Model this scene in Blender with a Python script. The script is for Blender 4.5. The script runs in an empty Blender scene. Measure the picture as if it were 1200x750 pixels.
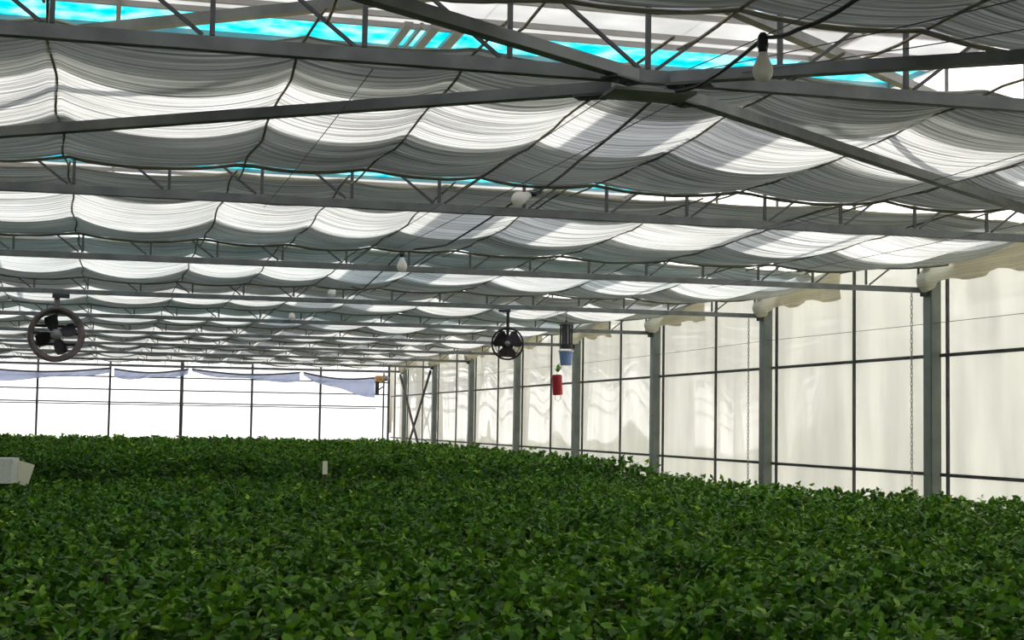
import bpy, math, random
import numpy as np
from mathutils import Matrix, Vector
from mathutils import noise as mnoise

random.seed(7)
rng = np.random.default_rng(7)
scene = bpy.context.scene
COL = scene.collection
PI = math.pi

# ------------------------------------------------------------------ camera
EYE = 1.75
YAW, PITCH, ROLL, FPX = 0.2557, 0.0673, 0.0156, 1812.735
fwd = Vector((math.sin(YAW)*math.cos(PITCH), math.cos(YAW)*math.cos(PITCH), math.sin(PITCH)))
rgt = Vector((math.cos(YAW), -math.sin(YAW), 0.0))
upv = rgt.cross(fwd)
r2 = math.cos(ROLL)*rgt + math.sin(ROLL)*upv
u2 = -math.sin(ROLL)*rgt + math.cos(ROLL)*upv
cam_data = bpy.data.cameras.new('camera')
cam = bpy.data.objects.new('camera', cam_data); COL.objects.link(cam)
cam.matrix_world = Matrix(((r2.x, u2.x, -fwd.x, 0), (r2.y, u2.y, -fwd.y, 0), (r2.z, u2.z, -fwd.z, EYE), (0, 0, 0, 1)))
cam_data.sensor_fit = 'HORIZONTAL'; cam_data.sensor_width = 36.0
cam_data.lens = FPX/1200*36.0
cam_data.clip_start = 0.05; cam_data.clip_end = 500
scene.camera = cam

# ------------------------------------------------------------------ sky and sun
SUN_EL, SUN_AZ = math.radians(62), math.radians(66)      # azimuth clockwise from +Y (east side = right wall)
world = bpy.data.worlds.new('world'); scene.world = world; world.use_nodes = True
wn = world.node_tree.nodes; wl = world.node_tree.links
wn.clear()
sky = wn.new('ShaderNodeTexSky'); sky.sky_type = 'NISHITA'; sky.sun_disc = False
sky.sun_elevation = SUN_EL; sky.sun_rotation = SUN_AZ
sky.air_density = 1.0; sky.dust_density = 3.0; sky.ozone_density = 1.0
bg = wn.new('ShaderNodeBackground'); bg.inputs['Strength'].default_value = 0.28
wo = wn.new('ShaderNodeOutputWorld')
wl.new(sky.outputs[0], bg.inputs[0]); wl.new(bg.outputs[0], wo.inputs[0])
sun_data = bpy.data.lights.new('sun', 'SUN'); sun_data.energy = 8.0; sun_data.angle = math.radians(0.7)
sun_data.color = (1.0, 0.91, 0.80)
sun = bpy.data.objects.new('sun', sun_data); COL.objects.link(sun)
sdir = Vector((math.sin(SUN_AZ)*math.cos(SUN_EL), math.cos(SUN_AZ)*math.cos(SUN_EL), math.sin(SUN_EL)))
sun.rotation_euler = (-sdir).to_track_quat('-Z', 'Y').to_euler()
sun.location = (6, -3, 20)
vs = scene.view_settings
vs.view_transform = 'Standard'; vs.look = 'None'; vs.gamma = 1.0; vs.use_curve_mapping = False
vs.exposure = 0.12

# ------------------------------------------------------------------ dimensions
S = 4.0                       # truss spacing
XW = 7.905                    # right wall plane
XL = -3.80                    # left wall plane
XC = 2.05                     # centre of the span
TY0 = 1.76                    # first truss (above the camera)
def TY(n): return TY0 + n*S
H = 3.139                     # bottom chord height
TOP = 3.565                   # top chord height
ZM, ZL = 2.494, 1.32          # wall rails
YEND = 44.07                  # end wall
YBACK = -3.0
ZR = 5.4                      # roof
NT = 11                       # trusses 0..10

# ------------------------------------------------------------------ helpers
def tag(o, label=None, cat=None, group=None, kind=None):
    if label: o['label'] = label
    if cat: o['category'] = cat
    if group: o['group'] = group
    if kind: o['kind'] = kind
    return o
def empty(name, loc=(0, 0, 0), rz=0.0):
    o = bpy.data.objects.new(name, None); COL.objects.link(o)
    o.location = loc; o.rotation_euler = (0, 0, rz); o.empty_display_size = 0.1
    return o
class MB:
    def __init__(s): s.v = []; s.f = []
    def add(s, v, f):
        b = len(s.v); s.v += [tuple(p) for p in v]; s.f += [tuple(i+b for i in q) for q in f]; return s
    def box(s, x0, x1, y0, y1, z0, z1):
        return s.add([(x0, y0, z0), (x1, y0, z0), (x1, y1, z0), (x0, y1, z0), (x0, y0, z1), (x1, y0, z1), (x1, y1, z1), (x0, y1, z1)],
                     [(0, 3, 2, 1), (4, 5, 6, 7), (0, 1, 5, 4), (1, 2, 6, 5), (2, 3, 7, 6), (3, 0, 4, 7)])
    def bar(s, a, b, w, h, up=(0, 0, 1)):
        a = Vector(a); b = Vector(b); d = (b-a).normalized(); u = Vector(up)
        if abs(d.dot(u)) > 0.98: u = Vector((1, 0, 0))
        r = d.cross(u).normalized(); u = r.cross(d)
        P = []
        for p in (a, b):
            for i, j in ((-1, -1), (1, -1), (1, 1), (-1, 1)): P.append(p + r*(i*w/2) + u*(j*h/2))
        return s.add(P, [(0, 3, 2, 1), (4, 5, 6, 7), (0, 1, 5, 4), (1, 2, 6, 5), (2, 3, 7, 6), (3, 0, 4, 7)])
    def tube(s, pts, r, n=8, caps=True):
        pts = [Vector(p) for p in pts]; R = r if isinstance(r, (list, tuple)) else [r]*len(pts)
        rings = []; prev = None
        for i, p in enumerate(pts):
            d = (pts[min(i+1, len(pts)-1)] - pts[max(i-1, 0)]).normalized()
            if prev is None:
                u = Vector((0, 0, 1)) if abs(d.z) < 0.9 else Vector((1, 0, 0))
                a = d.cross(u).normalized()
            else:
                a = (prev - d*prev.dot(d)).normalized()
            prev = a; b = d.cross(a)
            rings.append([p + (a*math.cos(2*PI*k/n) + b*math.sin(2*PI*k/n))*R[i] for k in range(n)])
        v = [q for g in rings for q in g]; f = []
        for i in range(len(pts)-1):
            for k in range(n):
                k2 = (k+1) % n; f.append((i*n+k, i*n+k2, (i+1)*n+k2, (i+1)*n+k))
        if caps: f.append(tuple(range(n))[::-1]); f.append(tuple((len(pts)-1)*n+k for k in range(n)))
        return s.add(v, f)
    def lathe(s, prof, n=24, c=(0, 0, 0), axis='z', closed=False):
        v = []; m = len(prof)
        for r, z in prof:
            for k in range(n):
                a = 2*PI*k/n
                if axis == 'z': v.append((c[0]+r*math.cos(a), c[1]+r*math.sin(a), c[2]+z))
                else: v.append((c[0]+r*math.cos(a), c[1]+z, c[2]+r*math.sin(a)))
        f = []
        for i in range(m if closed else m-1):
            j = (i+1) % m
            for k in range(n):
                k2 = (k+1) % n; f.append((i*n+k, i*n+k2, j*n+k2, j*n+k))
        return s.add(v, f)
    def torus(s, c, R, r, axis='y', N=28, n=8, sx=1.0):
        prof = [(R + r*math.cos(2*PI*k/n), r*math.sin(2*PI*k/n)) for k in range(n)]
        return s.lathe(prof, N, c, axis, closed=True)
    def mesh(s, name, smooth=False):
        me = bpy.data.meshes.new(name); me.from_pydata([tuple(p) for p in s.v], [], s.f); me.update()
        if smooth: me.shade_smooth()
        return me
    def build(s, name, mat, parent=None, smooth=False, loc=None):
        me = s.mesh(name, smooth); return link(name, me, mat, parent, loc)
def link(name, me, mat, parent=None, loc=None):
    if mat is not None and not me.materials: me.materials.append(mat)
    o = bpy.data.objects.new(name, me); COL.objects.link(o)
    if parent is not None: o.parent = parent
    if loc is not None: o.location = loc
    return o

# ------------------------------------------------------------------ materials
def mat(name):
    m = bpy.data.materials.new(name); m.use_nodes = True
    m.node_tree.nodes.clear(); return m, m.node_tree.nodes, m.node_tree.links
def node(N, t, **kw):
    n = N.new(t)
    for k, v in kw.items(): setattr(n, k, v)
    return n
def principled(name, col, rough=0.5, metal=0.0, spec=0.5, var=0.0, scale=8.0, bump=0.0, coords='Object', col2=None):
    m, N, L = mat(name)
    out = node(N, 'ShaderNodeOutputMaterial'); p = node(N, 'ShaderNodeBsdfPrincipled')
    p.inputs['Roughness'].default_value = rough; p.inputs['Metallic'].default_value = metal
    p.inputs['Specular IOR Level'].default_value = spec
    L.new(p.outputs[0], out.inputs[0])
    if var > 0:
        tc = node(N, 'ShaderNodeTexCoord'); nz = node(N, 'ShaderNodeTexNoise'); nz.inputs['Scale'].default_value = scale
        nz.inputs['Detail'].default_value = 5
        L.new(tc.outputs[coords], nz.inputs['Vector'])
        r = node(N, 'ShaderNodeValToRGB'); c2 = col2 or tuple(c*(1-var) for c in col)
        r.color_ramp.elements[0].position = 0.35; r.color_ramp.elements[0].color = (*c2, 1)
        r.color_ramp.elements[1].position = 0.65; r.color_ramp.elements[1].color = (*col, 1)
        L.new(nz.outputs[0], r.inputs[0]); L.new(r.outputs[0], p.inputs['Base Color'])
        if bump > 0:
            b = node(N, 'ShaderNodeBump'); b.inputs['Strength'].default_value = bump; b.inputs['Distance'].default_value = 0.01
            L.new(nz.outputs[0], b.inputs['Height']); L.new(b.outputs[0], p.inputs['Normal'])
    else:
        p.inputs['Base Color'].default_value = (*col, 1)
    return m
M = {}
M['steel'] = principled('galvanised_steel', (0.165, 0.175, 0.16), 0.55, 0.2, 0.35, 0.35, 6.0, 0.1)
M['steel_dark'] = principled('weathered_steel', (0.10, 0.10, 0.095), 0.6, 0.2, 0.35, 0.4, 5.0, 0.1)
M['column'] = principled('column_steel', (0.27, 0.30, 0.27), 0.5, 0.2, 0.4, 0.25, 4.0, 0.1)
M['black'] = principled('black_plastic', (0.02, 0.02, 0.02), 0.5)
M['rope'] = principled('old_rope', (0.32, 0.27, 0.17), 0.9, var=0.5, scale=30)
M['wire'] = principled('dark_wire', (0.07, 0.07, 0.075), 0.5)
M['soil'] = principled('damp_soil', (0.07, 0.045, 0.03), 0.95, var=0.6, scale=14, bump=0.6)
M['bark'] = principled('green_brown_bark', (0.09, 0.06, 0.035), 0.9, var=0.4, scale=40)
M['fan_dark'] = principled('dark_fan_metal', (0.05, 0.04, 0.045), 0.5, 0.4, var=0.4, scale=10)
M['fan_ring'] = principled('fan_shroud_metal', (0.24, 0.18, 0.17), 0.5, 0.2, var=0.5, scale=5)
M['grey'] = principled('grey_metal', (0.30, 0.29, 0.29), 0.45, 0.3)
M['blue'] = principled('blue_plastic', (0.26, 0.37, 0.72), 0.45, var=0.15, scale=6)
M['white_plastic'] = principled('white_plastic', (0.8, 0.82, 0.84), 0.4)
M['red'] = principled('red_plastic', (0.62, 0.015, 0.03), 0.4, var=0.2, scale=8)
M['green'] = principled('light_green_leaf', (0.22, 0.42, 0.06), 0.6)
M['foam'] = principled('white_foam', (0.78, 0.80, 0.74), 0.85, var=0.12, scale=25, bump=0.2)
M['stake'] = principled('cream_plastic', (0.88, 0.86, 0.68), 0.5)
M['orange'] = principled('rusty_orange_paint', (0.55, 0.30, 0.09), 0.6, var=0.5, scale=12)
M['ground'] = principled('pale_gravel', (0.62, 0.60, 0.55), 0.95, var=0.2, scale=0.5)

def bulb_glass():
    m, N, L = mat('frosted_bulb_glass')
    out = node(N, 'ShaderNodeOutputMaterial')
    d = node(N, 'ShaderNodeBsdfDiffuse'); d.inputs[0].default_value = (0.75, 0.72, 0.64, 1)
    t = node(N, 'ShaderNodeBsdfTranslucent'); t.inputs[0].default_value = (0.85, 0.82, 0.75, 1)
    g = node(N, 'ShaderNodeBsdfGlossy'); g.inputs['Roughness'].default_value = 0.15
    mx = node(N, 'ShaderNodeMixShader'); mx.inputs[0].default_value = 0.5
    mx2 = node(N, 'ShaderNodeMixShader'); mx2.inputs[0].default_value = 0.08
    L.new(d.outputs[0], mx.inputs[1]); L.new(t.outputs[0], mx.inputs[2])
    L.new(mx.outputs[0], mx2.inputs[1]); L.new(g.outputs[0], mx2.inputs[2]); L.new(mx2.outputs[0], out.inputs[0])
    return m
M['bulb'] = bulb_glass()

def sheet_mat(name, tint, clear, gloss=0.0, wave=0.0, dirt=0.0, mottle_col=None, rough=0.08, streak=False, nscale=1.3):
    """thin glazing: translucent + transparent, optional fresnel gloss with a gentle ripple"""
    m, N, L = mat(name)
    out = node(N, 'ShaderNodeOutputMaterial')
    tr = node(N, 'ShaderNodeBsdfTranslucent'); tp = node(N, 'ShaderNodeBsdfTransparent')
    tp.inputs[0].default_value = (*[0.6+0.4*c for c in tint], 1)
    tc = node(N, 'ShaderNodeTexCoord')
    if dirt > 0:
        mp = node(N, 'ShaderNodeMapping'); mp.inputs['Scale'].default_value = (1.0, 1.6, 0.35) if streak else (1, 1, 1)
        nz = node(N, 'ShaderNodeTexNoise'); nz.inputs['Scale'].default_value = nscale; nz.inputs['Detail'].default_value = 6
        L.new(tc.outputs['Object'], mp.inputs[0]); L.new(mp.outputs[0], nz.inputs['Vector'])
        r = node(N, 'ShaderNodeValToRGB')
        r.color_ramp.elements[0].position = 0.38; r.color_ramp.elements[0].color = (*(mottle_col or [c*(1-dirt) for c in tint]), 1)
        r.color_ramp.elements[1].position = 0.62; r.color_ramp.elements[1].color = (*tint, 1)
        L.new(nz.outputs[0], r.inputs[0]); L.new(r.outputs[0], tr.inputs[0])
    else:
        tr.inputs[0].default_value = (*tint, 1)
    mx = node(N, 'ShaderNodeMixShader'); mx.inputs[0].default_value = clear
    L.new(tr.outputs[0], mx.inputs[1]); L.new(tp.outputs[0], mx.inputs[2])
    last = mx
    if gloss > 0:
        g = node(N, 'ShaderNodeBsdfGlossy'); g.inputs['Roughness'].default_value = rough
        lw = node(N, 'ShaderNodeLayerWeight'); lw.inputs['Blend'].default_value = 0.4
        ml = node(N, 'ShaderNodeMath', operation='MULTIPLY'); ml.inputs[1].default_value = gloss
        L.new(lw.outputs['Fresnel'], ml.inputs[0])
        mg = node(N, 'ShaderNodeMixShader'); L.new(ml.outputs[0], mg.inputs[0])
        L.new(mx.outputs[0], mg.inputs[1]); L.new(g.outputs[0], mg.inputs[2]); last = mg
        if wave > 0:
            mp2 = node(N, 'ShaderNodeMapping'); mp2.inputs['Scale'].default_value = (1, 0.8, 0.22)
            wv = node(N, 'ShaderNodeTexNoise'); wv.inputs['Scale'].default_value = 0.9; wv.inputs['Detail'].default_value = 0.0
            L.new(tc.outputs['Object'], mp2.inputs[0]); L.new(mp2.outputs[0], wv.inputs['Vector'])
            b = node(N, 'ShaderNodeBump'); b.inputs['Strength'].default_value = wave; b.inputs['Distance'].default_value = 0.22
            L.new(wv.outputs[0], b.inputs['Height']); L.new(b.outputs[0], g.inputs['Normal'])
    L.new(last.outputs[0], out.inputs[0]); return m
M['pane'] = sheet_mat('hazy_wall_sheet', (0.92, 0.93, 0.87), 0.03, gloss=1.0, wave=1.0, dirt=0.12, streak=True, rough=0.04)
M['clear_pane'] = sheet_mat('clear_end_wall_film', (0.95, 0.95, 0.95), 0.2)
M['roof_clear'] = sheet_mat('clear_roof_sheet', (0.9, 0.93, 0.95), 0.88)
M['roof_white'] = sheet_mat('whitewashed_roof_sheet', (0.52, 0.53, 0.52), 0.03, dirt=0.15)
M['roof_cyan'] = sheet_mat('cyan_roof_sheet', (0.01, 0.50, 0.58), 0.0, dirt=0.5, mottle_col=(0.42, 0.72, 0.74), nscale=3.5)  # paler blotches mixed at random into the cyan
M['film'] = sheet_mat('bluish_plastic_film', (0.22, 0.26, 0.36), 0.1, gloss=0.2)

def cloth_mat(name, light, dark, tcol_l, tcol_d, density=1.0):
    m, N, L = mat(name)
    out = node(N, 'ShaderNodeOutputMaterial'); tc = node(N, 'ShaderNodeTexCoord')
    # woven bands: threads run across the house, seen as fine wavy lines
    mp = node(N, 'ShaderNodeMapping'); mp.inputs['Scale'].default_value = (0.45, 38.0*density, 1.0)
    nz = node(N, 'ShaderNodeTexNoise'); nz.inputs['Scale'].default_value = 1.0; nz.inputs['Detail'].default_value = 8; nz.inputs['Roughness'].default_value = 0.72
    L.new(tc.outputs['UV'], mp.inputs[0]); L.new(mp.outputs[0], nz.inputs['Vector'])
    r = node(N, 'ShaderNodeValToRGB')
    r.color_ramp.elements[0].position = 0.41; r.color_ramp.elements[0].color = (0, 0, 0, 1)
    r.color_ramp.elements[1].position = 0.56; r.color_ramp.elements[1].color = (1, 1, 1, 1)
    L.new(nz.outputs[0], r.inputs[0])
    # age stains
    n2 = node(N, 'ShaderNodeTexNoise'); n2.inputs['Scale'].default_value = 1.1; n2.inputs['Detail'].default_value = 5
    L.new(tc.outputs['UV'], n2.inputs['Vector'])
    st = node(N, 'ShaderNodeMapRange'); st.inputs[1].default_value = 0.3; st.inputs[2].default_value = 0.7; st.inputs[3].default_value = 0.72; st.inputs[4].default_value = 1.0
    L.new(n2.outputs[0], st.inputs[0])
    def mixcol(a, b):
        mc = node(N, 'ShaderNodeMix', data_type='RGBA'); mc.inputs['A'].default_value = (*a, 1); mc.inputs['B'].default_value = (*b, 1)
        L.new(r.outputs[0], mc.inputs['Factor'])
        mm = node(N, 'ShaderNodeMix', data_type='RGBA', blend_type='MULTIPLY'); mm.inputs['Factor'].default_value = 1.0
        L.new(mc.outputs['Result'], mm.inputs['A']); L.new(st.outputs[0], mm.inputs['B'])
        return mm.outputs['Result']
    d = node(N, 'ShaderNodeBsdfDiffuse'); t = node(N, 'ShaderNodeBsdfTranslucent')
    L.new(mixcol(dark, light), d.inputs[0]); L.new(mixcol(tcol_d, tcol_l), t.inputs[0])
    b = node(N, 'ShaderNodeBump'); b.inputs['Strength'].default_value = 0.5; b.inputs['Distance'].default_value = 0.02
    L.new(nz.outputs[0], b.inputs['Height']); L.new(b.outputs[0], d.inputs['Normal'])
    a = node(N, 'ShaderNodeAddShader'); L.new(d.outputs[0], a.inputs[0]); L.new(t.outputs[0], a.inputs[1])
    L.new(a.outputs[0], out.inputs[0]); return m
M['cloth'] = cloth_mat('shade_cloth', (0.40, 0.375, 0.25), (0.20, 0.19, 0.12), (0.475, 0.488, 0.488), (0.125, 0.134, 0.138))
M['hem'] = cloth_mat('rolled_hem_cloth', (0.27, 0.26, 0.20), (0.15, 0.15, 0.11), (0.14, 0.14, 0.12), (0.02, 0.02, 0.02))
M['valance'] = cloth_mat('tan_side_cloth', (0.58, 0.54, 0.43), (0.44, 0.41, 0.32), (0.36, 0.33, 0.25), (0.24, 0.22, 0.16))

def leaf_mat():
    m, N, L = mat('shrub_leaf')
    out = node(N, 'ShaderNodeOutputMaterial'); at = node(N, 'ShaderNodeAttribute'); at.attribute_name = 'tint'
    r = node(N, 'ShaderNodeValToRGB'); cr = r.color_ramp
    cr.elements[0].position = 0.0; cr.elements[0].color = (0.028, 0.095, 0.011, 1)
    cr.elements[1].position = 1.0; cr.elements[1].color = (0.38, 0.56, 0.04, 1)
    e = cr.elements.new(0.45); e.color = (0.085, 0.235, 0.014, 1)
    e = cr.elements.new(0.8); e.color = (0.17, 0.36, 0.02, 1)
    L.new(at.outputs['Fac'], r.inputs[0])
    p = node(N, 'ShaderNodeBsdfPrincipled'); p.inputs['Roughness'].default_value = 0.42; p.inputs['Specular IOR Level'].default_value = 0.35
    L.new(r.outputs[0], p.inputs['Base Color'])
    t = node(N, 'ShaderNodeBsdfTranslucent'); L.new(r.outputs[0], t.inputs[0])
    mx = node(N, 'ShaderNodeMixShader'); mx.inputs[0].default_value = 0.25
    L.new(p.outputs[0], mx.inputs[1]); L.new(t.outputs[0], mx.inputs[2]); L.new(mx.outputs[0], out.inputs[0])
    return m
M['leaf'] = leaf_mat()

# ------------------------------------------------------------------ ground and floor
tag(MB().box(-150, 160, -60, 260, -0.32, -0.05).build('floor_outside', M['ground']), 'pale gravel ground outside around the greenhouse', 'ground', kind='structure')
tag(MB().box(XL-0.1, XW+0.1, YBACK, YEND+0.1, -0.05, 0.0).build('floor', M['soil']), 'dark damp soil floor under the green crop', 'floor', kind='structure')

# ------------------------------------------------------------------ right wall: posts, rails, panes
def side_wall(name, X, label, inward):
    root = empty(name, (X, 0, 0)); tag(root, label, 'wall', kind='structure')
    ys = []
    for n in range(-1, NT+1):
        ys += [TY(n)-0.19, TY(n)+1.77]
    ys = [YBACK] + [y for y in ys if YBACK+0.3 < y < YEND-0.3] + [YEND]
    zs = [0.0, ZL, ZM, 3.62, ZR-0.02]
    for a, b in zip(ys[:-1], ys[1:]):
        for c, d in zip(zs[:-1], zs[1:]):
            MB().box(0.02*inward*-1-0.004, 0.02*inward*-1+0.004, a+0.003, b-0.003, c+0.003, d-0.003).build('pane', M['pane'] if c < 3.5 else M['clear_pane'], root)
    for y in ys[1:-1]:
        MB().box(-0.014, 0.014, y-0.014, y+0.014, 0, ZR).build('post', M['steel_dark'], root)
    for z in (ZL, ZM, 3.62):
        MB().box(-0.02, 0.02, YBACK, YEND, z-0.016, z+0.016).build('rail', M['steel_dark'], root)
    return root
side_wall('wall_right', XW+0.06, 'tall hazy translucent sheet wall behind the row of steel columns', -1)
side_wall('wall_left', XL-0.06, 'hazy translucent sheet wall on the left side beyond the picture edge', 1)

# end wall
we = empty('wall_end', (0, YEND, 0)); tag(we, 'far glazed end wall, bright white, with thin posts and rails', 'wall', kind='structure')
px_posts = [-3.72, -1.81, 0.10, 2.04, 3.98, 5.91, 7.88]
zr = [0, 1.1, 2.19, 2.54, 2.89, 3.19, 4.2, ZR-0.02]
for a, b in zip(px_posts[:-1], px_posts[1:]):
    for c, d in zip(zr[:-1], zr[1:]):
        MB().box(a+0.003, b-0.003, 0.02, 0.026, c+0.003, d-0.003).build('pane', M['clear_pane'], we)
for i, x in enumerate(px_posts):
    w = 0.045 if i == 3 else 0.028
    MB().box(x-w, x+w, -0.04, 0.03, 0, ZR).build('post', M['steel_dark'], we)
for z in zr[1:-1]:
    MB().box(px_posts[0], px_posts[-1], -0.03, 0.02, z-0.018, z+0.018).build('rail', M['steel_dark'], we)
MB().box(px_posts[0], 7.5, -0.10, -0.07, 2.12, 2.15).build('rail', M['steel_dark'], we)
wb = empty('wall_back', (0, YBACK, 0)); tag(wb, 'hazy translucent sheet wall behind the camera', 'wall', kind='structure')
for a, b in zip(px_posts[:-1], px_posts[1:]):
    for c, d in ((0, 1.9), (1.9, 3.6), (3.6, ZR-0.02)):
        MB().box(a+0.003, b-0.003, -0.03, -0.022, c, d).build('pane', M['pane'], wb)

# ------------------------------------------------------------------ roof sheets
roof = empty('ceiling', (0, 0, ZR)); tag(roof, 'flat glazed roof of white, clear and cyan sheets above the trusses', 'roof', kind='structure')
xs = [-3.9, -1.95, 0.05, 2.05, 3.2, 5.1, 6.6, 8.0]
XSH = sdir.x/sdir.z*(ZR-3.25)      # how far the sun patch lands to the left of a roof sheet
YSH = sdir.y/sdir.z*(ZR-3.25)
clear_x = [(-3.9, -1.95), (-1.95, 0.05), (0.05, 2.05), (2.05, 2.30+XSH), (2.30+XSH, 2.78+XSH), (2.78+XSH, 2.92+XSH), (2.92+XSH, 3.25+XSH), (3.25+XSH, 4.75+XSH), (4.75+XSH, 5.1+XSH), (5.1+XSH, 8.0)]
clear_k = [1, 1, 1, 1, 0, 1, 0, 1, 0, 1]  # unseen split into clear and white panes, arranged to shade stripes of the cloth
for n in range(-1, NT):
    y0 = TY(n)
    rows = [(-0.35, 0.0, 'roof_white'), (0.0, 0.85, 'roof_cyan' if n in (3, 5) else 'roof_white'), (0.85, 0.95+YSH, 'roof_white'), (0.95+YSH, 2.2+YSH, 'roof_clear'), (2.2+YSH, 2.9, 'roof_white'), (2.9, 3.65, 'roof_white')]  # clear row placed so its sun patch lands mid-sheet on each cloth
    for a, b, mk in rows:
        ya, yb = y0+a, min(y0+b, YEND)
        if yb <= ya or yb < YBACK: continue
        ya = max(ya, YBACK)
        if mk == 'roof_clear':
            for (xa, xb), k in zip(clear_x, clear_k):
                MB().box(xa, min(xb, 8.0), ya, yb, 0, 0.006).build('roof_sheet', M['roof_clear'] if k else M['roof_white'], roof)
        else:
            for xa, xb in zip(xs[:-1], xs[1:]):
                MB().box(xa, xb, ya, yb, 0.0, 0.006).build('roof_sheet', M[mk], roof)
        if ya > YBACK: MB().box(XL, XW, ya-0.02, ya+0.02, -0.05, 0.0).build('purlin', M['grey'], roof)
for x, w in ((XL, .05), (-1.9, .04), (0.0, .04),  (6.6, .04), (XW, .05)):
    MB().box(x-w/2, x+w/2, YBACK, YEND, -0.06, -0.001).build('rafter', M['grey'], roof)

for x, w in ((2.53, .08), (2.65, .03), (2.78, .09), (3.02, .10)):      # frame of a roof vent
    MB().box(x-w/2, x+w/2, 13.5, 15.0, -0.09, -0.051).build('vent_bar', M['grey'], roof)

# ------------------------------------------------------------------ trusses
DX = 0.5705
ordn = ['above the camera', 'nearest in view, where the diagonal braces meet', 'second in view', 'third in view, ending at the nearest visible column',
        'fourth in view, carrying both fans', 'fifth in view', 'sixth in view', 'seventh in view', 'eighth in view', 'ninth in view', 'farthest, before the end wall']
half = 5.79
chord_me = MB().box(-half, half, -0.024, 0.024, -0.026, 0.026).mesh('bottom_chord'); chord_me.materials.append(M['steel'])
top_me = MB().box(-half, half, -0.022, 0.022, -0.022, 0.022).mesh('top_chord'); top_me.materials.append(M['steel'])
dz = TOP-H
vert_me = MB().bar((0, 0, 0.033), (0, 0, dz-0.022), 0.019, 0.019).mesh('vertical_web'); vert_me.materials.append(M['steel_dark'])
dl_me = MB().bar((-0.035, 0, 0.033), (-DX+0.05, 0, dz-0.022), 0.014, 0.014).mesh('diagonal_web'); dl_me.materials.append(M['steel_dark'])
dr_me = MB().bar((0.035, 0, 0.033), (DX-0.05, 0, dz-0.022), 0.014, 0.014).mesh('diagonal_web'); dr_me.materials.append(M['steel_dark'])
for n in range(NT):
    t = empty('roof_truss', (XC, TY(n), H)); tag(t, 'grey steel lattice truss, ' + ordn[n], 'truss', 'roof trusses across the greenhouse')
    link('bottom_chord', chord_me, None, t); link('top_chord', top_me, None, t, (0, 0, dz))
    for k in range(-10, 11):
        link('vertical_web', vert_me, None, t, (k*DX, 0, 0))
        if -9 <= k <= 0: link('diagonal_web', dl_me, None, t, (k*DX, 0, 0))
        if 0 <= k <= 9: link('diagonal_web', dr_me, None, t, (k*DX, 0, 0))

# plan braces meeting at the node of the nearest truss
nodep = Vector((XC, TY(1), H))
brs = [('flat steel brace running from the truss node toward the upper left', (XC-0.08, TY(1)-0.06, H-0.01), (-3.7, TY(0)+0.1, H-0.01)),
       ('flat steel brace running from the truss node to the left past the cloth', (XC-0.12, TY(1)+0.07, H-0.035), (-3.1, TY(2)-0.08, H-0.035)),
       ('long steel brace slanting from the truss node down to the right', (XC+0.12, TY(1)+0.07, H-0.035), (7.25, TY(2)-0.08, H-0.035)),
       ('flat steel brace running from the truss node toward the right edge', (XC+0.08, TY(1)-0.06, H-0.01), (7.8, TY(0)+0.1, H-0.01)),
       ('high steel brace from the top chord going left', (XC-0.1, TY(1)+0.08, TOP), (-3.1, TY(2)-0.08, TOP)),
       ('high steel brace from the top chord going right', (XC+0.1, TY(1)+0.08, TOP), (7.25, TY(2)-0.08, TOP))]
for lab, a, b in brs:
    A = Vector(a); B = Vector(b); r = empty('bracing_bar', A); tag(r, lab, 'brace', 'diagonal plan braces')
    d = (B-A)
    MB().bar((0, 0, 0), d, 0.055, 0.045).build('bar', M['steel'], r)
    dn = d.normalized()
    mb = MB(); mb.bar(-dn*0.02, dn*0.16, 0.085, 0.008); r2_ = mb.build('end_plate', M['steel_dark'], r, loc=(0, 0, -0.032))
    for q in (0.04, 0.11):
        MB().lathe([(0.0, -0.012), (0.012, -0.012), (0.012, 0), (0.0, 0)], 6).build('bolt', M['steel_dark'], r2_, loc=dn*q+Vector((0, 0, -0.004)))
tag(MB().box(-0.17, 0.17, -0.10, 0.10, -0.006, 0.006).build('gusset_plate', M['steel'], None, loc=(XC, TY(1), H-0.072)),
    'flat steel gusset plate under the truss node where braces meet', 'plate')

# ------------------------------------------------------------------ columns
cords = ['at the picture edge beyond the right side, nearest', 'just outside the right edge', 'with the hanging chain, largest column in view', 'second largest column in view',
         'third largest column in view', 'behind the black lantern', 'right behind the smaller fan', 'just left of the smaller fan', 'carrying the upper end of the cross brace', 'at the far end of the wall, carrying the cross brace']
def column_profile(h):
    mb = MB(); w, d, t = 0.055, 0.075, 0.012
    # channel section: web toward the house, two flanges, lips
    for x0, x1, y0, y1 in ((-w, -w+t, -d, d), (-w, w, -d, -d+t), (-w, w, d-t, d), (w-t, w, -d, -d+0.03), (w-t, w, d-0.03, d)):
        mb.box(x0, x1, y0, y1, 0, h)
    return mb.mesh('shaft')
col_me = column_profile(3.62); col_me.materials.append(M['column'])
cap_me = MB().box(-0.07, 0.07, -0.09, 0.09, 0, 0.012).mesh('cap_plate'); cap_me.materials.append(M['steel_dark'])
brk_me = MB().box(-0.11, -0.055, -0.04, 0.04, -0.06, 0.06).mesh('truss_bracket'); brk_me.materials.append(M['steel_dark'])
foot_me = MB().box(-0.11, 0.11, -0.11, 0.11, 0, 0.015).mesh('base_plate'); foot_me.materials.append(M['steel_dark'])
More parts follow.
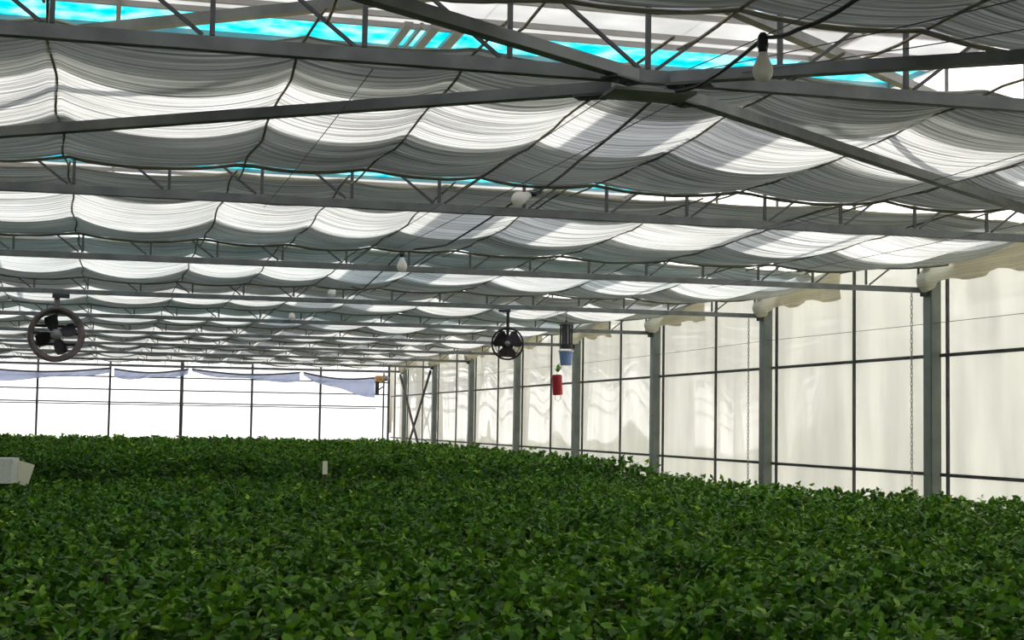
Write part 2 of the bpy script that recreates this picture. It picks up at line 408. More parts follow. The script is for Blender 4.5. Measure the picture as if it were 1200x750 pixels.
for n in range(1, NT):
    c = empty('steel_column', (XW, TY(n), 0)); tag(c, 'grey green steel wall column ' + cords[n-1], 'column', 'columns along the right wall')
    link('shaft', col_me, None, c); link('cap_plate', cap_me, None, c, (0, 0, 3.62)); link('truss_bracket', brk_me, None, c, (0, 0, H)); link('base_plate', foot_me, None, c)
    l = empty('steel_column', (XL, TY(n), 0), PI); tag(l, 'grey green steel column along the left wall outside the picture', 'column', 'columns along the left wall')
    link('shaft', col_me, None, l); link('cap_plate', cap_me, None, l, (0, 0, 3.62)); link('truss_bracket', brk_me, None, l, (0, 0, H)); link('base_plate', foot_me, None, l)
xb = empty('cross_brace', (XW-0.09, TY(9), 0)); tag(xb, 'X shaped steel brace between the two farthest wall columns', 'brace')
MB().bar((0, 0.1, 3.05), (0, 3.9, 0.42), 0.05, 0.05).build('brace_bar', M['steel_dark'], xb)
MB().bar((0.0, 3.9, 3.05), (0.0, 0.1, 0.42), 0.05, 0.05).build('brace_bar', M['steel_dark'], xb, loc=(-0.055, 0, 0))

# ------------------------------------------------------------------ shade cloth, one sheet per bay
ROPES = [-3.72, -3.1, -2.2, -1.22, -0.27, 0.75, 1.47, 2.17, 2.93, 3.89, 4.9, 5.9, 6.9, 7.80]
def smooth(a, b, x):
    t = max(0.0, min(1.0, (x-a)/(b-a))); return t*t*(3-2*t)
NX, NY = 220, 108
GX = np.linspace(-3.72, 7.80, NX)
wn_ = ['above the camera, hem at the top right', 'large and nearest, right behind the brace node', 'between the second and third trusses', 'between the third and fourth trusses', 'between the fourth and fifth trusses',
       'between the fifth and sixth trusses', 'between the sixth and seventh trusses', 'between the seventh and eighth trusses', 'between the eighth and ninth trusses', 'between the ninth and farthest trusses']
def sheet_z(n, x, q, sags):
    """height above the bottom chord at across-position x and distance q behind truss n"""
    i = 0
    while i < len(ROPES)-2 and x > ROPES[i+1]: i += 1
    a, b = ROPES[i], ROPES[i+1]; u = (x-a)/(b-a)
    w = (4*u*(1-u))**0.85
    amp = (b-a)*sags[i]*(0.45 + 0.75*smooth(0.3, 1.2, q) - 0.62*smooth(2.5, 3.4, q))
    z = 0.185 - 0.065*smooth(0.2, 2.4, q) + 0.008*smooth(2.7, 3.4, q)
    z -= amp*w
    z += 0.014*mnoise.noise((x*0.9+n*7.3, q*1.3, n*2.1))
    # small cross folds
    ph = q*2*PI/0.115 + 2.2*mnoise.noise((x*0.7, q*0.8+5, n))
    z += 0.0045*math.sin(ph)*(0.5+0.5*mnoise.noise((x*1.1, q*2.0, n+9)))
    k = smooth(6.6, 7.8, x)
    z += k*(0.09 + 0.16*(1-smooth(1.6, 3.2, q)))
    return z
for n in range(NT-1):
    rr = random.Random(40+n)
    sags = [0.06+0.04*rr.random() for _ in ROPES]
    root = empty('shade_cloth', (0, TY(n), H)); tag(root, 'sagging striped grey white shade cloth ' + wn_[n], 'shade cloth', 'shade cloth sheets under the roof')
    verts = np.zeros((NX*NY, 3)); uv = np.zeros((NX*NY, 2))
    hem = []
    for i, x in enumerate(GX):
        q0 = (0.50 if n == 1 else 0.24) + 0.03*math.sin(x*3+n) + 1.5*smooth(6.3, 7.8, x)
        q1 = 3.38 + 0.03*math.sin(x*2.1+n*2)
        for j in range(NY):
            # the first rows are the near edge folded back over the sheet
            if j < 16:
                s = 0.75*(1-j/16.0); q = q0 + s; lift = 0.022 + 0.012*mnoise.noise((x, s*4, n))
                if x > 6.3: q = q0 + s*0.4
            else:
                s = min(1.0, (j-16)/(NY-17.0-16)); q = q0 + (q1-q0)*s; lift = 0.0
                if j > NY-17:          # the far end doubled back above itself
                    s = (j-(NY-17))/16.0; q = q1 - s*(q1-2.12-0.04*math.sin(x*2.3+n)); lift = 0.024*smooth(0.0, 0.15, s) + 0.008*mnoise.noise((x, s*4, n+3))*s
            z = sheet_z(n, x, q, sags) + lift
            verts[i*NY+j] = (x, q, z); uv[i*NY+j] = (x, (q if lift == 0 else q+5) + n*11.0)
        hem.append((x, q1+0.012, sheet_z(n, x, q1, sags)-0.012+0.004*rr.random()))
    ii, jj = np.meshgrid(np.arange(NX-1), np.arange(NY-1), indexing='ij')
    a = (ii*NY+jj).ravel(); faces = np.stack([a, a+NY, a+NY+1, a+1], 1)
    me = bpy.data.meshes.new('cloth_sheet'); me.from_pydata(verts.tolist(), [], faces.tolist()); me.update()
    l = me.uv_layers.new(name='UVMap'); l.data.foreach_set('uv', uv[faces.ravel()].ravel()); me.shade_smooth()
    sheet = link('cloth_sheet', me, M['cloth'], root)
    hb = MB().tube(hem[::2], [0.009+0.004*rr.random() for _ in hem[::2]], 8); hb.build('rolled_hem', M['hem'], sheet, smooth=True)
    # longitudinal ropes carrying the cloth
    for x in ROPES[1:-1]:
        pts = []
        for k in range(22):
            q = 0.02 + 3.96*k/21
            qq = min(max(q, 0.24), 3.38)
            pts.append((x + 0.012*math.sin(q*5+n+x), q, sheet_z(n, x, qq, sags)-0.012+0.006*math.sin(q*9+x)))
        MB().tube(pts, 0.0065, 6).build('support_rope', M['rope'], root, smooth=True)
    # side valance hanging at the wall
    mb = MB(); nq = 40; nz_ = 7
    for i in range(nq+1):
        q = 1.72 + (3.98-1.72)*i/nq; zt = sheet_z(n, 7.8, min(q, 3.38), sags)
        zb = 0.055 + 0.028*math.sin(q*7+n) + 0.03*mnoise.noise((q*3, n, 0)) - 0.05*smooth(3.2, 3.95, q)
        for j in range(nz_+1):
            f = j/nz_
            mb.v.append((7.80 - 0.035*math.sin(f*2.5) + 0.02*math.sin(q*13+n)*f + 0.012*math.sin(q*29)*f - 0.05*smooth(3.5, 4.0, q)*math.sin(f*PI), q, zt+(zb-zt)*f))
    for i in range(nq):
        for j in range(nz_):
            a_ = i*(nz_+1)+j; mb.f.append((a_, a_+nz_+1, a_+nz_+2, a_+1))
    me = mb.mesh('side_valance', True); l = me.uv_layers.new(name='UVMap')
    vv = np.array(mb.v); fv = np.array(mb.f)
    l.data.foreach_set('uv', np.stack([vv[:, 1]*0.6, vv[:, 2]*2], 1)[fv.ravel()].ravel())
    link('side_valance', me, M['valance'], root)
    # bunched end tied at the column
    mb = MB(); pr = [(0.02, -0.12), (0.045, -0.09), (0.06, -0.03), (0.05, 0.03), (0.07, 0.10), (0.05, 0.15), (0.0, 0.17)]
    mb.lathe(pr, 14, (7.80, 3.88, 0.13)); mb.v = [(x+0.018*math.sin(z*60+y*50), y+0.018*math.sin(x*70+z*40), z) for x, y, z in mb.v]
    me = mb.mesh('tied_bunch', True); me.uv_layers.new(name='UVMap'); link('tied_bunch', me, M['valance'], root)

# ------------------------------------------------------------------ crop plants
def leaf_arrays(cent, nrm, axis, L, W, droop):
    """8 vertex leaf strips, folded along the midrib"""
    n = len(cent); side = np.cross(nrm, axis)
    out = np.zeros((n, 7, 3))
    st = [(0.0, 0, 0), (0.38, -.5, .10), (0.38, 0, 0), (0.38, .5, .10), (0.75, -.36, .04), (0.75, .36, .04), (1.0, 0, 0)]
    for k, (l, w, up) in enumerate(st):
        out[:, k] = cent + axis*(L*l)[:, None] + side*(W*w)[:, None] + nrm*((W*up) - droop*L*l*l)[:, None]
    return out
LF = np.array([(0, 2, 1, 1), (0, 3, 2, 2), (1, 2, 6, 4), (2, 3, 5, 6)])
def unit(v): return v/np.linalg.norm(v, axis=-1, keepdims=True)
def plant_leaves(g, nl, rad, top, depth, ls, off=0.0):
    """leaf tufts on a low dome, foliage between top-depth and top"""
    nt = max(6, nl//9)
    ta = g.uniform(0, 2*PI, nt); trr = rad*np.sqrt(g.uniform(0, 1, nt))
    tz = top - 0.10*(trr/rad)**2 - depth*g.uniform(0, 1, nt)**1.6 + g.normal(0, 0.018, nt)
    k = g.integers(0, nt, nl)
    c = np.stack([trr[k]*np.cos(ta[k]), trr[k]*np.sin(ta[k]), tz[k] - g.uniform(0, 0.05, nl)], 1)
    a = g.uniform(0, 2*PI, nl); el = g.uniform(-0.15, 1.15, nl)
    axis = np.stack([np.cos(a)*np.cos(el), np.sin(a)*np.cos(el), np.sin(el)], 1)
    up = np.array([0, 0, 1.0]) + g.normal(0, 0.45, (nl, 3))
    nrm = unit(up - axis*np.sum(up*axis, 1, keepdims=True))
    L = ls*g.uniform(0.7, 1.25, nl); W = L*g.uniform(0.56, 0.78, nl)
    v = leaf_arrays(c, nrm, axis, L, W, g.uniform(0.0, 0.3, nl))
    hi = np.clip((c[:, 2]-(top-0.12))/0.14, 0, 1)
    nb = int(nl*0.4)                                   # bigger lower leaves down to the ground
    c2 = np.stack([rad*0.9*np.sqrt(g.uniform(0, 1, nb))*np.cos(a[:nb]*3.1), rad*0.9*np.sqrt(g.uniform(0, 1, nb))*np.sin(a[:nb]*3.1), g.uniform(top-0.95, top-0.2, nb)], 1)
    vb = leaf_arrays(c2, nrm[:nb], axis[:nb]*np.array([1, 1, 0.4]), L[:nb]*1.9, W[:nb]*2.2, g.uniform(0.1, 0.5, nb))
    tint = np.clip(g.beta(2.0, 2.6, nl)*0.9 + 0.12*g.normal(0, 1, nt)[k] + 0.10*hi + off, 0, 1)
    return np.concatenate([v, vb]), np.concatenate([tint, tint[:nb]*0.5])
def leaves_mesh(name, v, tint, simple=False):
    n = len(v)
    if simple: v = v[:, [0, 1, 2, 3, 6]]
    V = v.reshape(-1, 3); base = np.arange(n)[:, None]*v.shape[1]
    tris = np.array([(0, 2, 1), (0, 3, 2), (1, 2, 4), (2, 3, 4)]) if simple else np.array([(0, 2, 1), (0, 3, 2), (1, 2, 6), (1, 6, 4), (2, 3, 5), (2, 5, 6)])
    F = (base[:, :, None] + tris[None]).reshape(-1, 3)
    me = bpy.data.meshes.new(name)
    me.vertices.add(len(V)); me.vertices.foreach_set('co', V.astype(np.float32).ravel())
    me.loops.add(F.size); me.loops.foreach_set('vertex_index', F.astype(np.int32).ravel())
    me.polygons.add(len(F)); me.polygons.foreach_set('loop_start', np.arange(0, F.size, 3, dtype=np.int32))
    me.update(calc_edges=True)
    at = me.attributes.new('tint', 'FLOAT', 'FACE'); at.data.foreach_set('value', np.repeat(tint, len(tris)).astype(np.float32))
    me.materials.append(M['leaf']); return me
def canopy_top(x, y):
    ya = 17.0 + 0.32*(x+1.0)           # aisle between the near and the rear block
    yb = 23.6 - 0.34*(x+1.0)
    front = 1.10; rear = 1.27; low = 0.74 + 0.05*max(0.0, x)
    t = smooth(ya-0.2, ya+0.3, y); t2 = smooth(yb-0.3, yb+0.4, y)
    z = front*(1-t) + low*t
    z = z*(1-t2) + rear*t2
    z += 0.05*mnoise.noise((x*0.5, y*0.4, 3.0)) + 0.03*mnoise.noise((x*1.7, y*1.7, 8.0))
    z += smooth(5.8, 7.0, x)*(0.10*(1-smooth(11.5, 16.0, y)) + 0.015)
    return z
# jittered planting grid
SP = 0.325
plants = []
row = 0; y = 3.3
while y < YEND-0.5:
    x = XL+0.42 + (SP/2 if row % 2 else 0)
    while x < XW-0.35:
        px, py = x+rng.normal(0, 0.035), y+rng.normal(0, 0.035)
        plants.append((px, py, canopy_top(px, py)+rng.normal(0, 0.022))); x += SP
    y += SP*0.9; row += 1
# which ones the photograph shows largest
def in_view(p):
    d = Vector(p) - Vector((0, 0, EYE)); w = d.dot(fwd)
    if w < 0.5: return None
    ix = 600+FPX*d.dot(r2)/w; iy = 375-FPX*d.dot(u2)/w
    return w if (-10 < ix < 1210 and iy < 775) else None
vis = sorted([(in_view(p), i) for i, p in enumerate(plants) if in_view(p)])
near_ids = [i for _, i in vis[:300]]; near_set = set(near_ids)
NV = 8; fol = []
stem_me = None
for k in range(NV):
    g = np.random.default_rng(100+k)
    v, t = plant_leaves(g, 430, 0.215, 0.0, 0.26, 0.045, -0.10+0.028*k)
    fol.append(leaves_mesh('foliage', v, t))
mb = MB(); mb.tube([(0, 0, 0), (0.01, 0.0, 0.4), (0.0, 0.01, 0.8), (0, 0, 0.92)], [0.012, 0.010, 0.007, 0.003], 6)
for k in range(6):
    a = k*1.05; mb.tube([(0, 0, 0.50+0.04*k), (0.07*math.cos(a), 0.07*math.sin(a), 0.70+0.03*k), (0.13*math.cos(a), 0.13*math.sin(a), 0.90)], [0.006, 0.005, 0.002], 5)
stem_me = mb.mesh('stem', True); stem_me.materials.append(M['bark'])
for c, i in enumerate(near_ids):
    px, py, pz = plants[i]
    o = empty('leafy_shrub', (px, py, 0), rng.uniform(0, 2*PI))
    tag(o, 'dark green leafy shrub in the near part of the dense crop', 'shrub', 'near shrubs of the crop')
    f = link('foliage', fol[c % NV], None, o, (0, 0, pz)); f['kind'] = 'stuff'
    s = link('stem', stem_me, None, o); s.scale = (1, 1, pz/1.0)
# the rest of the crop
AV, AT = [], []
g = np.random.default_rng(5)
for i, (px, py, pz) in enumerate(plants):
    if i in near_set: continue
    d_ = Vector((px, py, pz-EYE)); w_ = d_.dot(fwd)
    if w_ < 1.0 or abs(d_.dot(r2)/w_*FPX) > 600 + 450: continue
    if py < 13: nl, ls = 240, 0.050
    elif py < 20: nl, ls = 160, 0.054
    elif py < 30: nl, ls = 100, 0.066
    else: nl, ls = 60, 0.082
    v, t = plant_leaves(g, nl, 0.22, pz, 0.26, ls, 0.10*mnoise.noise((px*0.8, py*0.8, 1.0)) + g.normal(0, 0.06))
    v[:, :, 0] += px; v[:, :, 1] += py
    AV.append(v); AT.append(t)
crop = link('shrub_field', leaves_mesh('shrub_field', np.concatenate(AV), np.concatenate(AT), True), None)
tag(crop, 'dense dark green shrubs filling the house beyond the near ones', 'shrubs', kind='stuff')
# a few taller sprigs near the right wall
for k, (sx, sy, sz) in enumerate([(6.55, 18.6, 1.24), (6.75, 19.4, 1.30), (6.9, 20.6, 1.33), (6.6, 20.2, 1.27), (7.0, 21.6, 1.30), (6.3, 17.9, 1.20), (7.0, 17.6, 1.16)]):
    o = empty('tall_shrub', (sx, sy, 0)); tag(o, 'taller thin shrub sticking out of the crop near the wall columns', 'shrub', 'taller shrubs by the right wall')
    gg = np.random.default_rng(900+k); v, t = plant_leaves(gg, 90, 0.13, sz, 0.34, 0.06)
    f = link('foliage', leaves_mesh('foliage', v, t*0.6), None, o); f['kind'] = 'stuff'
    s = link('stem', stem_me, None, o); s.scale = (1, 1, sz)

# ------------------------------------------------------------------ hanging bulbs and cables
BX = 2.54
blabels = ['large frosted light bulb in a black socket, nearest, below the truss node', 'frosted light bulb tilted at the second truss', 'frosted light bulb hanging at the third truss', 'small frosted bulb at the fourth truss', 'small frosted bulb at the fifth truss']
bpos = [(2.165, 4.90, 2.985, 0.0), (2.56, 9.66, 3.215, 1.15), (2.54, 13.66, 3.15, 0.0), (2.47, 17.66, 3.22, 0.4), (2.48, 21.66, 3.20, 0.0)]
prof = [(0.0, -0.052), (0.018, -0.049), (0.034, -0.038), (0.044, -0.020), (0.0465, 0.0), (0.043, 0.020), (0.033, 0.042), (0.024, 0.062), (0.019, 0.078), (0.0175, 0.092)]
b_me = MB().lathe(prof, 24).mesh('glass_bulb', True); b_me.materials.append(M['bulb'])
s_me = MB().lathe([(0.0, 0.175), (0.012, 0.172), (0.020, 0.160), (0.023, 0.15), (0.0235, 0.125), (0.025, 0.122), (0.025, 0.108), (0.0215, 0.104), (0.020, 0.083), (0.0, 0.083)], 18).mesh('socket', True); s_me.materials.append(M['black'])
for lab, (x, y_, z, tilt) in zip(blabels, bpos):
    o = empty('light_bulb', (x, y_, z)); o.rotation_euler = (0, tilt, 0); tag(o, lab, 'light bulb', 'bulbs strung along the house')
    if y_ < 5: o.scale = (0.78, 0.78, 0.78)
    link('glass_bulb', b_me, None, o); link('socket', s_me, None, o)
def cable(name, pts, r, label, cat='cable', m='wire', sag=0.0, seg=10, group=None):
    P = []
    for a, b in zip(pts[:-1], pts[1:]):
        a = Vector(a); b = Vector(b)
        for k in range(seg):
            t = k/seg; p = a.lerp(b, t); p.z -= sag*4*t*(1-t); P.append(p)
    P.append(Vector(pts[-1])); o = P[0].copy()
    c = MB().tube([p-o for p in P], r, 6).build(name, M[m], None, smooth=True, loc=o)
    return tag(c, label, cat, group)
cable('power_cable', [(2.30, 3.6, 3.13), (2.26, 4.4, 3.11), (2.20, 4.7, 3.083), (2.17, 4.9, 3.105), (2.208, 5.6, 3.085), (2.09, 5.70, 3.075), (2.278, 7.4, 3.088), (2.60, 9.3, 3.22), (2.63, 9.64, 3.27), (2.5, 11.6, 3.12), (2.54, 13.6, 3.30), (2.5, 15.6, 3.1), (2.47, 17.6, 3.36), (2.48, 21.6, 3.36)], 0.0075,
      'black power cable linking the bulbs under the shade cloth', m='black', sag=0.01)
wl_ = [('thin wire under the cloth slanting toward the right edge', (4.25, 5.2, 3.10), (4.25, 9.7, 3.10)), ('thin wire beside it, a little further right', (4.45, 5.2, 3.10), (4.30, 9.7, 3.09)),
       ('thin wire left of the brace node', (1.95, 5.8, 3.10), (1.95, 13.7, 3.10)), ('thin wire passing just right of the brace node', (2.22, 5.8, 3.08), (2.10, 13.7, 3.10)),
       ('thin wire crossing above the big bulb', (2.9, 3.9, 3.12), (2.25, 5.7, 3.17)), ('second thin wire crossing above the big bulb', (2.35, 3.9, 3.17), (2.2, 5.7, 3.17)),
       ('thin wire over the left part of the nearest cloth', (0.95, 5.8, 3.10), (0.92, 9.7, 3.08)), ('thin wire low along the right edge of the nearest cloth', (5.6, 7.0, 3.07), (5.5, 13.7, 3.07)),
       ('thin wire at the top right under the near cloth', (3.4, 3.9, 3.12), (2.3, 5.6, 3.13)),]
for lab, a, b in wl_: cable('thin_wire', [a, b], 0.0022, lab, 'wire', sag=0.012, group='thin wires under the cloth')
cable('wall_wire', [(XW-0.03, 5.9, 2.82), (XW-0.03, 17.7, 2.83), (XW-0.03, 29.7, 2.83), (XW-0.03, 41.7, 2.83)], 0.003, 'thin wire strung along the columns above the middle rail', 'wire', sag=0.02)

# hanging chains
def chain(x, y_, ztop, zbot, label):
    mb = MB(); n = int((ztop-zbot)/0.042); z = ztop
    for k in range(n):
        c = (0, 0, z-ztop-0.02)
        pts = []
        for q in range(11):
            a = 2*PI*q/10; u = 0.011*math.cos(a); w = 0.027*math.sin(a)
            pts.append((u, 0, c[2]+w) if k % 2 else (0, u, c[2]+w))
        mb.tube(pts, 0.0038, 5, caps=False); z -= 0.042
    o = mb.build('hanging_chain', M['grey'], None, smooth=True, loc=(x, y_, ztop)); tag(o, label, 'chain', 'hanging chains')
chain(7.655, TY(3)-0.045, H-0.03, 0.75, 'thin steel chain hanging beside the largest visible column')
chain(7.655, TY(4)-0.045, H-0.03, 0.75, 'thin steel chain hanging beside the second largest column')

# ------------------------------------------------------------------ fans
def shroud_fan(loc, R, depth, rz, label):
    o = empty('circulation_fan', loc, rz); tag(o, label, 'fan')
    ri = R*0.90
    MB().lathe([(R*0.99, -depth/2), (R, -depth/2+0.012), (R*0.97, 0), (R*0.98, depth/2-0.012), (R*0.97, depth/2), (ri*0.93, depth/2), (ri*0.86, 0), (ri*0.87, -depth/2+0.06), (ri*0.95, -depth/2+0.015)], 40, (0, 0, 0), 'y', closed=True).build('shroud', M['fan_ring'], o, smooth=True)
    MB().lathe([(0.0, -0.08), (0.05, -0.075), (0.062, -0.05), (0.062, 0.10), (0.05, 0.12), (0, 0.12)], 20, (0, 0, 0), 'y').build('motor', M['grey'], o, smooth=True)
    for k in range(4):
        a = k*PI/2+0.35; mb = MB(); P = []
        for i in range(6):
            r = 0.055 + (ri*0.80-0.055)*i/5; wv = 0.035+0.035*math.sin(i/5*PI*0.8)
            for s_ in (-1, 1):
                P.append((r*math.cos(a)-s_*wv*math.sin(a), s_*wv*0.55-0.02, r*math.sin(a)+s_*wv*math.cos(a)))
        mb.add(P, [(2*i, 2*i+1, 2*i+3, 2*i+2) for i in range(5)])
        b = mb.build('blade', M['fan_dark'], o); md = b.modifiers.new('thick', 'SOLIDIFY'); md.thickness = 0.004
    for z in (-0.10, 0.02, 0.10):
        hw = math.sqrt(max(0, ri*ri-z*z)); MB().bar((-hw, depth/2-0.03, z), (hw, depth/2-0.03, z), 0.02, 0.03).build('motor_strut', M['fan_dark'], o)
    MB().box(-0.03, 0.03, -0.015, 0.015, R-0.02, H-0.033-loc[2]).build('hanger_bar', M['fan_ring'], o)
    MB().box(-0.05, 0.13, -0.05, 0.05, H-0.075-loc[2], H-0.033-loc[2]).build('clamp', M['black'], o)
    MB().bar((0, 0, R-0.01), (0, 0.03, 0.05), 0.03, 0.03).build('motor_bracket', M['fan_dark'], o)
    return o
shroud_fan((-0.555, TY(4)-0.02, 2.655), 0.305, 0.24, 0.10, 'large round circulation fan in a deep metal ring hanging at left')
def basket_fan(loc, R, rz, label):
    o = empty('circulation_fan', loc, rz); tag(o, label, 'fan')
    MB().torus((0, 0, 0), R, 0.011, 'y', 36, 8).build('rim', M['fan_dark'], o, smooth=True)
    for yy, k0 in ((-0.06, 0.80), (-0.075, 0.55), (0.06, 0.80)):
        MB().torus((0, yy, 0), R*k0, 0.003, 'y', 32, 5).build('guard_ring', M['fan_dark'], o, smooth=True)
    for k in range(16):
        a = 2*PI*k/16; c, s_ = math.cos(a), math.sin(a)
        MB().tube([(R*c, 0, R*s_), (R*0.8*c, -0.06, R*0.8*s_), (R*0.5*c, -0.077, R*0.5*s_), (0.04*c, -0.08, 0.04*s_)], 0.002, 4).build('guard_wire', M['fan_dark'], o)
    fm = MB().lathe([(0, -0.04), (0.05, -0.04), (0.075, 0.0), (0.075, 0.13), (0.05, 0.16), (0, 0.16)], 20, (0, 0, 0), 'y').build('motor', M['fan_dark'], o, smooth=True)
    MB().lathe([(0, -0.09), (0.028, -0.088), (0.032, -0.075), (0.0, -0.075)], 18, (0, 0, 0), 'y').build('hub_badge', M['grey'], fm, smooth=True)
    for k in range(3):
        a = k*2*PI/3+0.5; mb = MB(); P = []
        for i in range(6):
            r = 0.03 + (R*0.86-0.03)*i/5; wv = 0.03+0.075*math.sin(i/5*PI*0.75)
            for s_ in (-1, 1):
                P.append((r*math.cos(a)-s_*wv*math.sin(a), s_*wv*0.3-0.02, r*math.sin(a)+s_*wv*math.cos(a)))
        mb.add(P, [(2*i, 2*i+1, 2*i+3, 2*i+2) for i in range(5)])
        b = mb.build('blade', M['fan_dark'], o); md = b.modifiers.new('thick', 'SOLIDIFY'); md.thickness = 0.004
    MB().box(-0.018, 0.018, 0.03, 0.06, 0.05, H-0.033-loc[2]).build('hanger_bar', M['black'], o)
    MB().box(-0.11, 0.03, 0.0, 0.09, H-0.06-loc[2], H-0.033-loc[2]).build('clamp', M['black'], o)
basket_fan((4.58, TY(4)-0.05, 2.70), 0.185, -0.25, 'smaller dark round fan with wire guard hanging near the middle')

# ------------------------------------------------------------------ lantern, bucket and red can
LY = TY(4)
def at(x, y_, Y):
    d = r2*((x-600)/FPX) - u2*((y_-375)/FPX) + fwd
    return Vector((0, 0, EYE)) + d*(Y/d.y)
px1 = 0.01015
p = at(663.5, 394, LY); o = empty('hanging_lantern', p); tag(o, 'black hanging lantern cage above the blue bucket', 'lantern')
MB().lathe([(0.0, 0.20), (0.012, 0.19), (0.02, 0.165), (0.085, 0.14), (0.088, 0.128), (0.0, 0.128)], 20).build('cap', M['black'], o, smooth=False)
MB().lathe([(0.0, -0.15), (0.075, -0.15), (0.075, -0.10), (0.0, -0.10)], 20).build('base', M['black'], o)
MB().lathe([(0.035, -0.10), (0.035, 0.128)], 14).build('lamp_tube', M['grey'], o, smooth=True)
for k in range(10):
    a = 2*PI*k/10; MB().bar((0.07*math.cos(a), 0.07*math.sin(a), -0.10), (0.07*math.cos(a), 0.07*math.sin(a), 0.128), 0.016, 0.016).build('cage_bar', M['black'], o)
MB().tube([(0, 0, 0.19), (0, 0, H-0.03-p.z)], 0.004, 6).build('hanger_wire', M['wire'], o)
p2 = at(663, 428, LY); o = empty('bucket', p2); tag(o, 'small blue bucket with a white rim hanging under the black lantern', 'bucket')
bb = MB().lathe([(0.0, 0.0), (0.062, 0.0), (0.066, 0.006), (0.084, 0.165), (0.080, 0.165), (0.062, 0.012), (0.0, 0.012)], 24).build('body', M['blue'], o, smooth=False)
MB().torus((0, 0, 0.168), 0.086, 0.010, 'z', 28, 8).build('rim', M['white_plastic'], bb, smooth=True)
MB().tube([(-0.086, 0, 0.168), (-0.05, 0, 0.22), (0, 0, p.z-0.15-p2.z), (0.05, 0, 0.22), (0.086, 0, 0.168)], 0.003, 6).build('handle', M['wire'], o, smooth=True)
p3 = at(653.5, 463, LY-0.1); o = empty('red_can', p3); o.rotation_euler = (0, -0.06, 0); tag(o, 'red cylindrical can with a leaf sprig on top hanging below the bucket', 'can')
rb = MB().lathe([(0, 0), (0.056, 0), (0.060, 0.008), (0.060, 0.20), (0.063, 0.205), (0.063, 0.23), (0.058, 0.235), (0.0, 0.235)], 24).build('body', M['red'], o)
MB().lathe([(0.0, 0.236), (0.05, 0.236), (0.05, 0.243), (0.0, 0.243)], 20).build('lid', M['fan_dark'], rb)
MB().tube([(0.0, 0, 0.24), (0.02, 0, 0.32), (0.05, 0, 0.40), (0.06, 0.05, H-0.04-p3.z)], 0.0025, 5).build('hanger_string', M['green'], o)
for k, (a, e, l) in enumerate([(0.4, 1.0, .10), (2.6, 0.9, .08), (1.2, 1.3, .11), (4.0, 0.8, .06)]):
    v = leaf_arrays(np.array([[0.02, 0, 0.27]]), unit(np.array([[-math.sin(e)*math.cos(a), -math.sin(e)*math.sin(a), math.cos(e)]])), np.array([[math.cos(e)*math.cos(a), math.cos(e)*math.sin(a), math.sin(e)]]), np.array([l]), np.array([0.05]), np.array([0.1]))
    MB().add(v[0].tolist(), [(0, 2, 1), (0, 3, 2), (1, 2, 6, 4), (2, 3, 5, 6)]).build('leaf', M['green'], o)
pts = [(-0.03, 0, 0.0), (-0.035, 0, -0.04), (0, 0, -0.075), (0.035, 0, -0.04), (0.03, 0, 0.0)]
MB().tube(pts, 0.0025, 5).build('wire_loop', M['wire'], o, smooth=True)

# ------------------------------------------------------------------ white foam boxes and stake in the crop
o = empty('foam_box', (-1.10, 16.55, 1.08), -0.1); tag(o, 'white foam tray box lying on the crop at the left edge', 'box')
MB().box(-0.23, 0.23, -0.2, 0.2, 0.0, 0.20).build('body', M['foam'], o); MB().box(-0.24, 0.24, -0.21, 0.21, 0.2, 0.25).build('lid', M['foam'], o)
o = empty('foam_box', (-0.86, 16.85, 1.06)); o.rotation_euler = (0.0, 0.28, 0.12); tag(o, 'pale tilted foam panel leaning beside the white foam box', 'box')
MB().box(-0.10, 0.10, -0.12, 0.12, 0.0, 0.23).build('body', M['stake'], o)
o = empty('plant_stake', (2.35, 17.0, 0)); tag(o, 'short cream plant marker stake standing up out of the crop', 'stake')
MB().box(-0.010, 0.010, -0.006, 0.006, 0.0, 1.31).build('stake_blade', M['bark'], o); MB().box(-0.027, 0.027, -0.009, 0.009, 1.17, 1.315).build('label_plate', M['stake'], o)

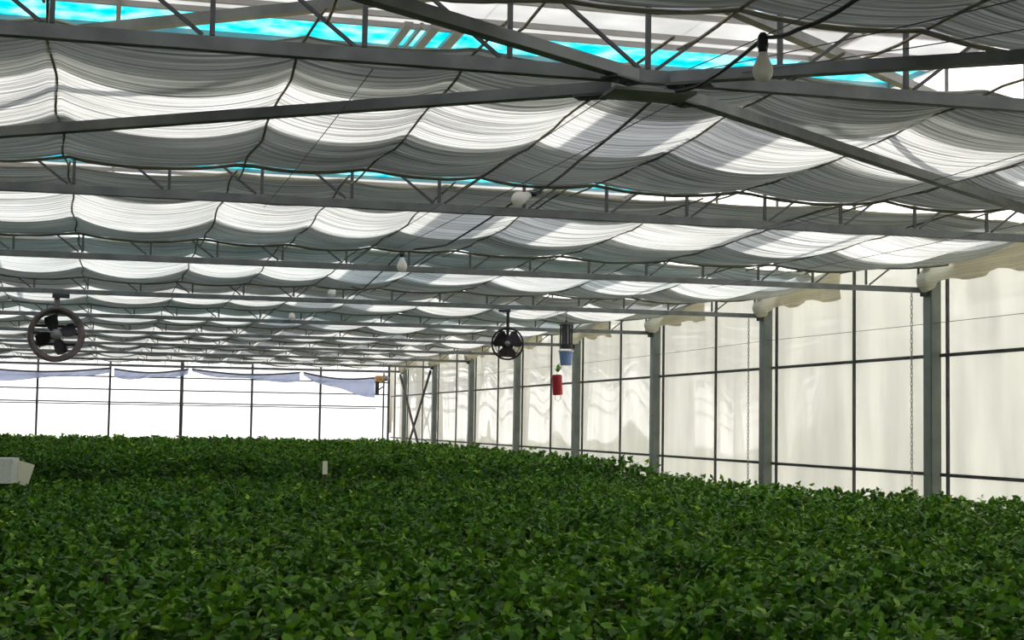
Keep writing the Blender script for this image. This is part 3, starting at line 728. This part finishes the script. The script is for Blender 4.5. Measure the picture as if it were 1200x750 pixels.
# ------------------------------------------------------------------ far end details
o = empty('vent_motor', (7.55, 43.6, 2.95)); tag(o, 'orange brown vent motor at the far end wall corner', 'motor')
MB().box(-0.14, 0.10, -0.1, 0.1, -0.05, 0.12).build('gear_box', M['orange'], o); MB().lathe([(0, -0.14), (0.08, -0.13), (0.085, 0.14), (0, 0.15)], 16, (0.16, 0, 0.05), 'y').build('motor_body', M['grey'], o, smooth=True)
MB().box(-0.14, -0.04, -0.05, 0.05, -0.42, -0.05).build('housing', M['black'], o); MB().box(0.08, 0.12, -0.03, 0.03, -2.95, 0.2).build('support_post', M['steel_dark'], o)
MB().bar((-0.08, 0, -0.3), (0.10, 0, -0.18), 0.03, 0.04).build('arm', M['black'], o)
def film_swag(name, x0, x1, z0, z1, drop0, drop1, label, y_=43.91):
    mb = MB(); nx, nz_ = 40, 10; o = empty(name, (0, y_, 0))
    for i in range(nx+1):
        f = i/nx; x = x0+(x1-x0)*f; zt = z0+(z1-z0)*f - 0.10*math.sin(f*PI); dr = drop0+(drop1-drop0)*f + 0.04*math.sin(f*9)
        for j in range(nz_+1):
            g_ = j/nz_; mb.v.append((x, 0.04*math.sin(f*25+g_*4)*(0.3+g_), zt-dr*g_))
    for i in range(nx):
        for j in range(nz_):
            a = i*(nz_+1)+j; mb.f.append((a, a+nz_+1, a+nz_+2, a+1))
    mb.build('film_sheet', M['film'], o, smooth=True)
    top = [(x0+(x1-x0)*i/16, 0, z0+(z1-z0)*i/16 - 0.10*math.sin(i/16*PI)) for i in range(17)]
    MB().tube(top, 0.025, 8).build('rolled_edge', M['steel_dark'], o, smooth=True)
    for p_ in (top[0], top[8], top[-1]): MB().bar(p_, (p_[0], 0.115, p_[2]), 0.02, 0.02).build('tie', M['steel_dark'], o)
    tag(o, label, 'plastic film', 'loose film along the far end wall')
film_swag('plastic_film', 5.4, 7.45, 3.12, 3.02, 0.08, 0.55, 'bluish loose plastic film hanging beside the vent motor')
film_swag('plastic_film', 2.3, 5.3, 3.14, 3.12, 0.06, 0.24, 'bluish film swag on the end wall right of centre')
film_swag('plastic_film', 0.2, 2.2, 3.10, 3.14, 0.22, 0.12, 'bluish film swag on the end wall left of centre')
film_swag('plastic_film', -3.3, 0.1, 3.05, 3.12, 0.30, 0.10, 'bluish film swag at the far left of the end wall')
